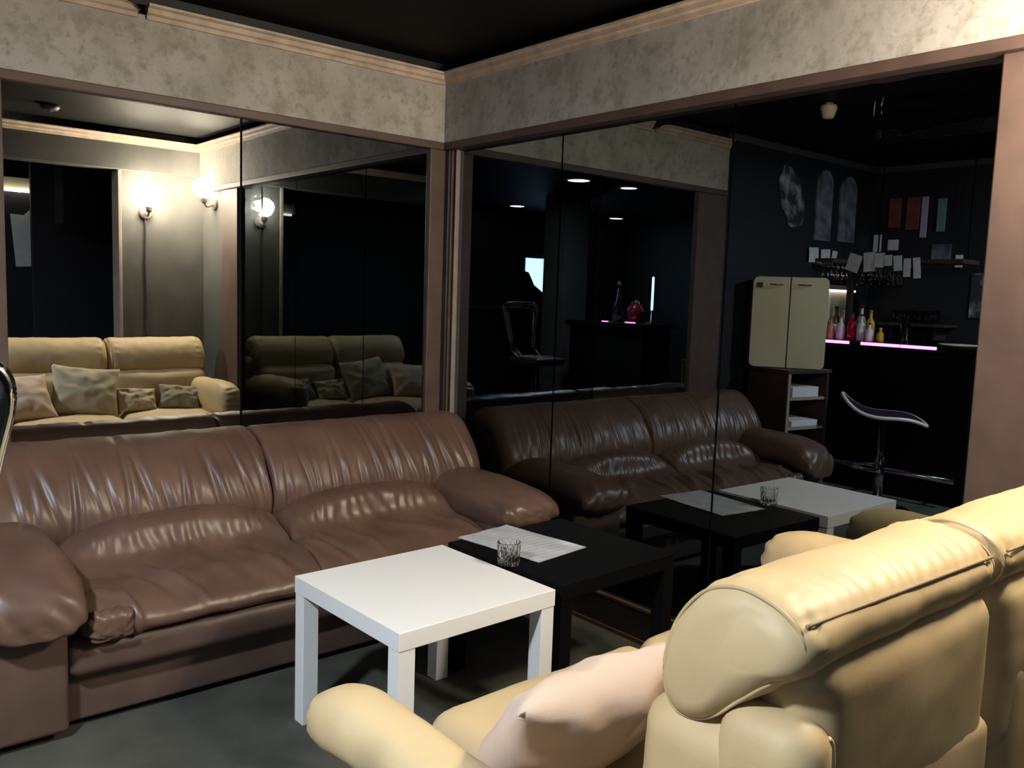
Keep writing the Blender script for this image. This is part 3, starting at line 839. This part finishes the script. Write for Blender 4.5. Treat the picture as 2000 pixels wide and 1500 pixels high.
# lit splash panel behind the bottles and its lamp
NP = thing('back_panel', 'pale lit splash panel on the wall behind the bottles', 'panel', (-3.5, -.012, CT))
box('panel', -3.80, -3.32, -.020, -.001, CT + .004, 1.40, M_CREAMBOX, NP, bev=.003)
box('lamp_strip', -3.78, -3.36, -.045, -.020, 1.40, 1.414, M_SHELFLED, NP)
def bottle(x, y, z, r, h, matr, capm, label, cat='bottle', lab=None):
    t = thing('bottle', label, cat, (x, y, z), 'bottles on the bar counter')
    lathe('body', [(r * .9, 0), (r, .004), (r, h * .55), (r * .85, h * .64), (r * .38, h * .74), (r * .34, h * .93), (r * .36, h * .94)], (x, y, z), matr, t, 16)
    lathe('cap', [(r * .40, h * .93), (r * .40, h), (r * .3, h * 1.005)], (x, y, z), capm, t, 14)
    if lab: lathe('paper_label', [(r * 1.015, h * .16), (r * 1.015, h * .46)], (x, y, z), lab, t, 16)
    return t
MB_G = mat('green_bottle_glass', (.05, .12, .05), .08, bump=.02); MB_B = mat('brown_bottle_glass', (.16, .06, .02), .08, bump=.02)
MB_C = mat('pale_bottle_glass', (.62, .62, .60), .12, bump=.02); MB_R = mat('red_liqueur_bottle', (.40, .02, .03), .1, bump=.02)
MB_Y = mat('yellow_bottle', (.60, .36, .05), .2, bump=.02); MB_W = mat('white_bottle', (.72, .68, .62), .3, bump=.02); MB_P = mat('peach_bottle', (.62, .30, .16), .25, bump=.02)
bl = [(-3.48, -.070, .034, .24, MB_B, M_BLACKPL, 'brown bottle closest to the wall', M_PAPER), (-3.58, -.075, .030, .21, MB_C, M_WHITE, 'clear bottle with white cap behind the brown one', None),
      (-3.39, -.085, .028, .15, MB_P, M_WOODL, 'short peach bottle at the counter edge', None), (-3.54, -.145, .031, .24, MB_G, M_BLACKPL, 'tall green bottle with paper label', M_PAPER),
      (-3.40, -.155, .032, .17, MB_W, M_WOODL, 'squat white bottle left of the support post', None), (-3.60, -.190, .030, .23, MB_B, M_RED, 'brown bottle with red cap', M_PAPER),
      (-3.41, -.235, .033, .20, MB_R, M_BLACKPL, 'bright red bottle right of the support post', None), (-3.53, -.240, .030, .25, MB_W, M_RED, 'white bottle with red cap', None),
      (-3.40, -.310, .030, .19, MB_C, M_BLACKPL, 'clear bottle with black cap', M_PAPER), (-3.51, -.320, .031, .22, MB_Y, M_WOODL, 'amber bottle with pale cap', None),
      (-3.39, -.378, .027, .13, MB_W, M_BLACKPL, 'shortest white bottle', None), (-3.40, -.455, .024, .10, MB_Y, M_WHITE, 'small yellow bottle standing alone', None)]
for x, y, r, h, bm_, cm_, lb, lab in bl: bottle(x, y, CT, r, h, bm_, cm_, lb + ' on the bar counter', lab=lab)
tl = [(.031, 0), (.033, .003), (.036, .095), (.033, .095), (.030, .01), (.008, .009)]
SH = thing('bar_shelf', 'small dark wall shelf carrying tumblers behind the bar', 'shelf', (-3.95, -.42, 1.17))
box('board', -4.05, -3.84, -.70, -.20, 1.165, 1.185, M_WOODD, SH, bev=.003)
box('bracket', -4.05, -3.88, -.62, -.60, 1.07, 1.165, M_BASE, SH); box('bracket', -4.05, -3.88, -.30, -.28, 1.07, 1.165, M_BASE, SH)
f1 = None
for i, y in enumerate((-.33, -.41, -.49, -.57)):
    for j, x in enumerate((-3.88, -3.96)):
        if f1 is None: f1 = lathe('tumbler', tl, (x, y, 1.1855), M_GLASS, None, 14, origin=(x, y, 1.1855)); o = f1
        else: o = f1.copy(); COL.objects.link(o); o.location = (x, y, 1.1855)
        tag(o, 'clear tumbler standing on the small bar shelf', 'glass', 'tumblers on the bar shelf')
tag(lathe('beer_glass', [(.024, 0), (.026, .003), (.033, .14), (.031, .14), (.024, .01), (.006, .01)], (-3.42, -.62, CT), M_GLASS, None, 16, origin=(-3.42, -.62, CT)), 'tall beer glass alone near the end of the light strip', 'glass')
tr = thing('serving_tray', 'pale oval serving tray lying on the dark end of the counter', 'tray', (-3.5, -.95, CT))
lathe('plate', [(.08, 0), (.10, .004), (.13, .014), (.127, .016), (.10, .007), (.02, .006)], (-3.5, -.95, CT), M_CREAMBOX, tr, 28)
cc = (-3.95, -2.545, CT)
cf_ = thing('carafe', 'clear glass carafe with a long neck on the rear bar counter', 'carafe', cc)
lathe('body', [(.045, 0), (.055, .004), (.063, .09), (.045, .16), (.020, .23), (.018, .34), (.024, .36), (.020, .36), (.014, .33), (.016, .23), (.040, .16), (.055, .09), (.04, .012), (.01, .01)], cc, M_GLASS, cf_, 20)
lathe('stopper', [(.013, .345), (.015, .36), (.022, .38), (.016, .405), (.006, .415)], cc, M_CHROME, cf_, 16)
cc = (-4.04, -2.385, CT)
rb = thing('globe_jar', 'dark red globe jar beside the carafe', 'jar', cc)
lathe('globe', [(.045, 0), (.05, .01), (.078, .06), (.09, .115), (.072, .165), (.04, .195)], cc, mat('dark_red_glass', (.07, .006, .010), .12, bump=.02), rb, 22)
lathe('lid', [(.043, .192), (.045, .205), (.02, .22), (.012, .24)], cc, M_CHROME, rb, 18)
cc = (-4.10, -2.235, CT)
gt = thing('glow_tube_lamp', 'slim cyan glowing tube lamp at the end of the rear counter', 'lamp', cc)
lathe('base', [(.045, 0), (.045, .012), (.018, .02), (.012, .13)], cc, M_CHROME, gt, 18)
lathe('tube', [(.010, .125), (.012, .15), (.012, .45), (.006, .46)], cc, M_TUBELIGHT, gt, 14)
for i, (x, y) in enumerate(((-3.86, -2.70), (-3.95, -2.74), (-3.85, -2.80))):
    lab = ['rocks glass nearest the carafe', 'rocks glass at the back of the trio', 'rocks glass nearest the pillar'][i]
    tag(lathe('rocks_glass', [(.034, 0), (.038, .003), (.041, .10), (.038, .10), (.034, .012), (.008, .011)], (x, y, CT), M_GLASS, None, 16, origin=(x, y, CT)), lab + ' on the rear bar counter', 'glass', 'rocks glasses on the rear counter')

# wall pictures and prints of the bar
def arch_panel(name, cx_, z0, wd, ht, y, material, label):
    pts = [(cx_ - wd / 2, z0), (cx_ + wd / 2, z0)]
    for k in range(13):
        a = math.pi * k / 12; pts.append((cx_ + wd / 2 * math.cos(a), z0 + ht - wd / 2 + wd / 2 * math.sin(a)))
    n = len(pts)
    V = [(x, y, z) for x, z in pts] + [(x, y - .012, z) for x, z in pts]
    Fc = [tuple(range(n)), tuple(range(2 * n - 1, n - 1, -1))] + [(i, (i + 1) % n, (i + 1) % n + n, i + n) for i in range(n)]
    return tag(mesh_obj(name, V, Fc, material, None, origin=(cx_, y, z0)), label, 'panel', 'arched panels behind the bar')
arch_panel('arched_panel', -3.31, 1.76, .21, .50, -.001, M_ARCH, 'clouded arched panel closer to the chalk drawing')
arch_panel('arched_panel', -3.64, 1.77, .23, .48, -.001, M_ARCH, 'clouded arched panel closer to the bar corner')
# chalk figure: ragged flat drawing on the dark wall
pts = []
for k in range(40):
    a = 2 * math.pi * k / 40
    r = 1 + .25 * noise.noise(Vector((math.cos(a) * 2, math.sin(a) * 2, 3.1)))
    pts.append((-2.90 + .15 * r * math.cos(a) + .07 * math.sin(a), 2.03 + .20 * r * math.sin(a)))
n = len(pts)
V = [(x, -.001, z) for x, z in pts] + [(x, -.006, z) for x, z in pts]
Fc = [tuple(range(n)), tuple(range(2 * n - 1, n - 1, -1))] + [(i, (i + 1) % n, (i + 1) % n + n, i + n) for i in range(n)]
tag(mesh_obj('chalk_drawing', V, Fc, M_CHALK, None, origin=(-2.9, -.001, 1.85)), 'ragged grey chalk drawing on the dark bar wall', 'drawing')
def print_(name, y, z, w_, h_, material, label):
    return tag(box(name, -4.05, -4.038, y - w_ / 2, y + w_ / 2, z, z + h_, material, None, bev=.002, origin=(-4.045, y, z)), label, 'print', 'prints on the bar wall')
print_('wall_print', -.17, 1.90, .09, .22, M_RED, 'dull red print nearest the bar corner')
print_('wall_print', -.31, 1.88, .10, .24, M_RED, 'wider dull red print beside the lilac strip')
print_('wall_print', -.395, 1.82, .045, .30, M_LILAC, 'tall thin lilac print on the dark bar wall')
print_('wall_print', -.52, 1.86, .06, .24, M_TEAL, 'slim teal print on the dark bar wall')
print_('wall_print', -.05, 1.72, .06, .13, M_PAPER, 'small pale card in the bar corner')
print_('wall_print', -.175, 1.73, .08, .08, M_PAPER, 'small square white card under the red prints')
print_('wall_print', -.54, 1.62, .14, .15, M_ARCH, 'grey square print below the teal print')
print_('wall_print', -.67, 1.60, .05, .09, M_PAPER, 'lone small white card right of the grey print')
print_('wall_print', -.85, 1.24, .16, .32, M_CHALK, 'mottled grey poster low on the bar wall')

# bar stool with a wave-shaped seat
ST = thing('bar_stool', 'chrome bar stool with a wavy moulded seat', 'stool', (-2.90, -.77, 0))
sx, sy = -2.90, -.77
lathe('base', [(.20, 0), (.205, .006), (.19, .014), (.06, .03), (.034, .05)], (sx, sy, 0), M_CHROME, ST, 32)
lathe('column', [(.030, .04), (.030, .34), (.022, .345), (.022, .60)], (sx, sy, 0), M_CHROME, ST, 18)
V = []; Fc = []; n = 28
dirv = Vector((.45, .89, 0)).normalized(); perp = Vector((dirv[1], -dirv[0], 0))
for s in (0, 1):
    for i in range(n + 1):
        for j in range(n + 1):
            u = 2 * i / n - 1; v = 2 * j / n - 1
            # disc-like outline
            a = u * math.sqrt(1 - v * v / 2) * .25; b = v * math.sqrt(1 - u * u / 2) * .19
            z = .625 + .085 * (a / .25) ** 3 + .055 * (a / .25) ** 2 - .02 + .02 * (b / .19) ** 2 - .020 * s
            p = Vector((sx, sy, z)) + dirv * a + perp * b
            V.append(p)
    o_ = s * (n + 1) ** 2
    for i in range(n):
        for j in range(n):
            q = o_ + i * (n + 1) + j; Fc.append((q, q + 1, q + n + 2, q + n + 1))
edge = [(i, 0) for i in range(n)] + [(n, j) for j in range(n)] + [(i, n) for i in range(n, 0, -1)] + [(0, j) for j in range(n, 0, -1)]
ids = [i * (n + 1) + j for i, j in edge]
for k in range(len(ids)):
    a, b = ids[k], ids[(k + 1) % len(ids)]; Fc.append((a, b, b + (n + 1) ** 2, a + (n + 1) ** 2))
mesh_obj('seat', V, Fc, M_BLACKPL, ST, True)
tube('seat_rim', [V[i] + (V[i] - Vector((sx, sy, V[i][2]))).normalized() * .004 - Vector((0, 0, .01)) for i in ids + ids[:1]], .011, M_WHITE, ST, 8)
tube('foot_rest', curve_pts([(sx + .02, sy, .30), (sx + .16, sy - .08, .28), (sx + .18, sy + .03, .28), (sx + .14, sy + .12, .28), (sx + .01, sy + .02, .30)], 8), .010, M_CHROME, ST, 8)

# shelf cabinet with the cream two-leaf case on top
CB = thing('shelf_cabinet', 'dark brown shelf cabinet beside the end of the brown sofa', 'cabinet', (-2.57, -.25, 0))
PV = (-2.345, -.415, 0); CA = math.radians(10)
cx0, cx1, cy0, cy1 = PV[0] - .38, PV[0], PV[1], PV[1] + .34
def cbox(name, *a, **k): return box(name, *a, CB, rot=CA, piv=PV, **k)
cbox('side_panel', cx1 - .02, cx1, cy0, cy1, 0, .862, M_WOODD, bev=.002); cbox('side_panel', cx0, cx0 + .02, cy0, cy1, 0, .862, M_WOODD, bev=.002)
cbox('back_panel', cx0 + .02, cx1 - .02, cy1 - .012, cy1, 0, .862, M_WOODD)
cbox('top_panel', cx0 - .01, cx1 + .01, cy0 - .01, cy1, .862, .885, M_WOODD, bev=.003)
for z in (.05, .28, .50, .69): cbox('shelf', cx0 + .02, cx1 - .02, cy0 + .01, cy1 - .012, z, z + .018, M_WOODL, bev=.002)
cbox('front_edge', cx1 - .021, cx1 + .001, cy0 - .006, cy0, 0, .862, M_WOODL)
bks = [(-.19, .708, .24, .065, M_PAPER, 'white folded papers on the top shelf of the cabinet'), (-.20, .518, .24, .04, M_PAPER, 'thin white booklet on the middle cabinet shelf'),
       (-.19, .298, .26, .12, M_TEAL, 'grey-green box file on the lower cabinet shelf')]
for dx, z, w_, h_, mm_, lb in bks:
    x = PV[0] + dx
    tag(box('stored_papers', x - w_ / 2, x + w_ / 2, cy0 + .02, cy0 + .25, z + .0005, z + h_, mm_, None, bev=.004, rot=CA, piv=PV, origin=(x, cy0 + .1, z)), lb, 'papers', 'papers stored in the cabinet')
# case: two rounded doors, standing askew on the cabinet
CC = Vector((-2.545, -.265, .8855))
BXO = thing('cream_case', 'cream two-door case with rounded corners on top of the cabinet', 'case', CC)
def leaf(name, a0, a1, round_left):
    ang = math.radians(31.8)
    ex = Vector((math.sin(ang), math.cos(ang), 0)); nn = Vector((math.cos(ang), -math.sin(ang), 0))
    hz = .585; r = .035
    out = []
    def arc(cx_, cz_, t0, t1):
        for k in range(7):
            t = t0 + (t1 - t0) * k / 6; out.append((cx_ + r * math.cos(t), cz_ + r * math.sin(t)))
    if round_left:
        arc(a0 + r, r, math.pi, 1.5 * math.pi) ; out.append((a1, 0)); out.append((a1, hz)); arc(a0 + r, hz - r, .5 * math.pi, math.pi)
    else:
        out.append((a0, 0)); arc(a1 - r, r, 1.5 * math.pi, 2 * math.pi); arc(a1 - r, hz - r, 0, .5 * math.pi); out.append((a0, hz))
    n_ = len(out); V = []
    for d, s in ((-.10, 1), (.072, 1), (.085, .985)):
        cm = (a0 + a1) / 2
        V += [CC + ex * (cm + (a - cm) * s) + nn * d + Vector((0, 0, hz / 2 + (z - hz / 2) * s)) for a, z in out]
    Fc = [tuple(range(n_))[::-1], tuple(range(2 * n_, 3 * n_))]
    for q in (0, 1):
        Fc += [(q * n_ + i, q * n_ + (i + 1) % n_, (q + 1) * n_ + (i + 1) % n_, (q + 1) * n_ + i) for i in range(n_)]
    return mesh_obj(name, V, Fc, M_CREAMBOX, BXO), ex, nn
o1, ex_, nn_ = leaf('door', -.232, -.003, True)
o2, *_ = leaf('door', .003, .232, False)
for o, a in ((o1, -.085), (o2, .085)):
    p = CC + ex_ * a + nn_ * .085 + Vector((0, 0, .535))
    tube('handle', [p - ex_ * .04, p - ex_ * .035 + nn_ * .012, p + ex_ * .035 + nn_ * .012, p + ex_ * .04], .005, M_CHROME, o, 8)
p = CC + ex_ * .19 + nn_ * .085 + Vector((0, 0, .53))
box('latch', p[0] - .006, p[0] + .008, p[1] - .018, p[1] + .018, p[2] - .016, p[2] + .016, M_WOODD, o2, rot=-math.radians(31.8), piv=(p[0], p[1], 0))

# ------------------------------------------------------------------ chrome bar chair at the left edge of the view
hx, hy = -2.444, -2.095
CH = thing('bar_chair', 'chrome bar chair with a curved back at the left edge', 'chair', (hx, hy, 0))
lathe('base', [(.21, 0), (.215, .006), (.2, .014), (.06, .03), (.036, .05)], (hx, hy, 0), M_CHROME, CH, 32)
lathe('column', [(.032, .04), (.032, .4), (.024, .405), (.024, .70)], (hx, hy, 0), M_CHROME, CH, 18)
soft_box('seat', (hx - .03, hy, .735), (.17, .19, .035), .034, 16, M_BLACKPL, CH, bulge=(0, 0, .01))
fr = [(.10, .04, .735), (.115, -.13, .80), (.13, -.185, .95), (.158, -.205, 1.10), (.172, -.212, 1.165), (.168, -.216, 1.197), (.145, -.220, 1.213), (.08, -.226, 1.222)]
tube('back_frame', curve_pts([(hx + a, hy + b, c_) for a, b, c_ in fr] + [(hx - a - .03, hy + b, c_) for a, b, c_ in reversed(fr)], 8), .014, M_CHROME, CH, 12)
fr2 = [(.075, .0, .735), (.095, -.15, .85), (.115, -.19, 1.0), (.138, -.206, 1.13), (.130, -.212, 1.17), (.06, -.216, 1.185)]
tube('back_bar', curve_pts([(hx + a, hy + b, c_) for a, b, c_ in fr2] + [(hx - a - .03, hy + b, c_) for a, b, c_ in reversed(fr2)], 8), .009, M_CHROME, CH, 10)

# ------------------------------------------------------------------ things seen through the passage behind the viewer
PB = thing('partition_board', 'tall dark partition board in the passage', 'partition', (-.62, -4.55, 0))
box('board', -.88, -.26, -4.60, -4.55, 0, 2.28, M_DARK, PB, bev=.004)
box('pale_strip', -.705, -.640, -4.55, -4.542, 1.75, 2.20, M_WALL, PB)
hp = [(-.905, 1.845), (-.80, 1.84), (-.715, 1.93), (-.715, 1.69), (-.655, 1.685), (-.655, 1.385), (-.72, 1.40), (-.87, 1.39)]
n = len(hp)
tag(mesh_obj('hanging_poster', [(x, -5.249, z) for x, z in hp] + [(x, -5.238, z) for x, z in hp],
             [tuple(range(n)), tuple(range(2 * n - 1, n - 1, -1))] + [(i, (i + 1) % n, (i + 1) % n + n, i + n) for i in range(n)], M_PAPER, None, origin=(-.78, -5.24, 1.385)),
    'pale torn poster hanging beyond the dark partition', 'poster')
FL = thing('tube_lamp', 'warm fluorescent tube lamp high on the passage wall', 'lamp', (-1.1, -5.22, 2.05))
box('housing', -1.75, -.66, -5.25, -5.21, 2.06, 2.16, M_CREAMBOX, FL, bev=.004)
tube('tube', [(-1.70, -5.19, 2.045), (-1.2, -5.19, 2.045), (-.70, -5.19, 2.045)], .012, M_TUBE, FL, 10)
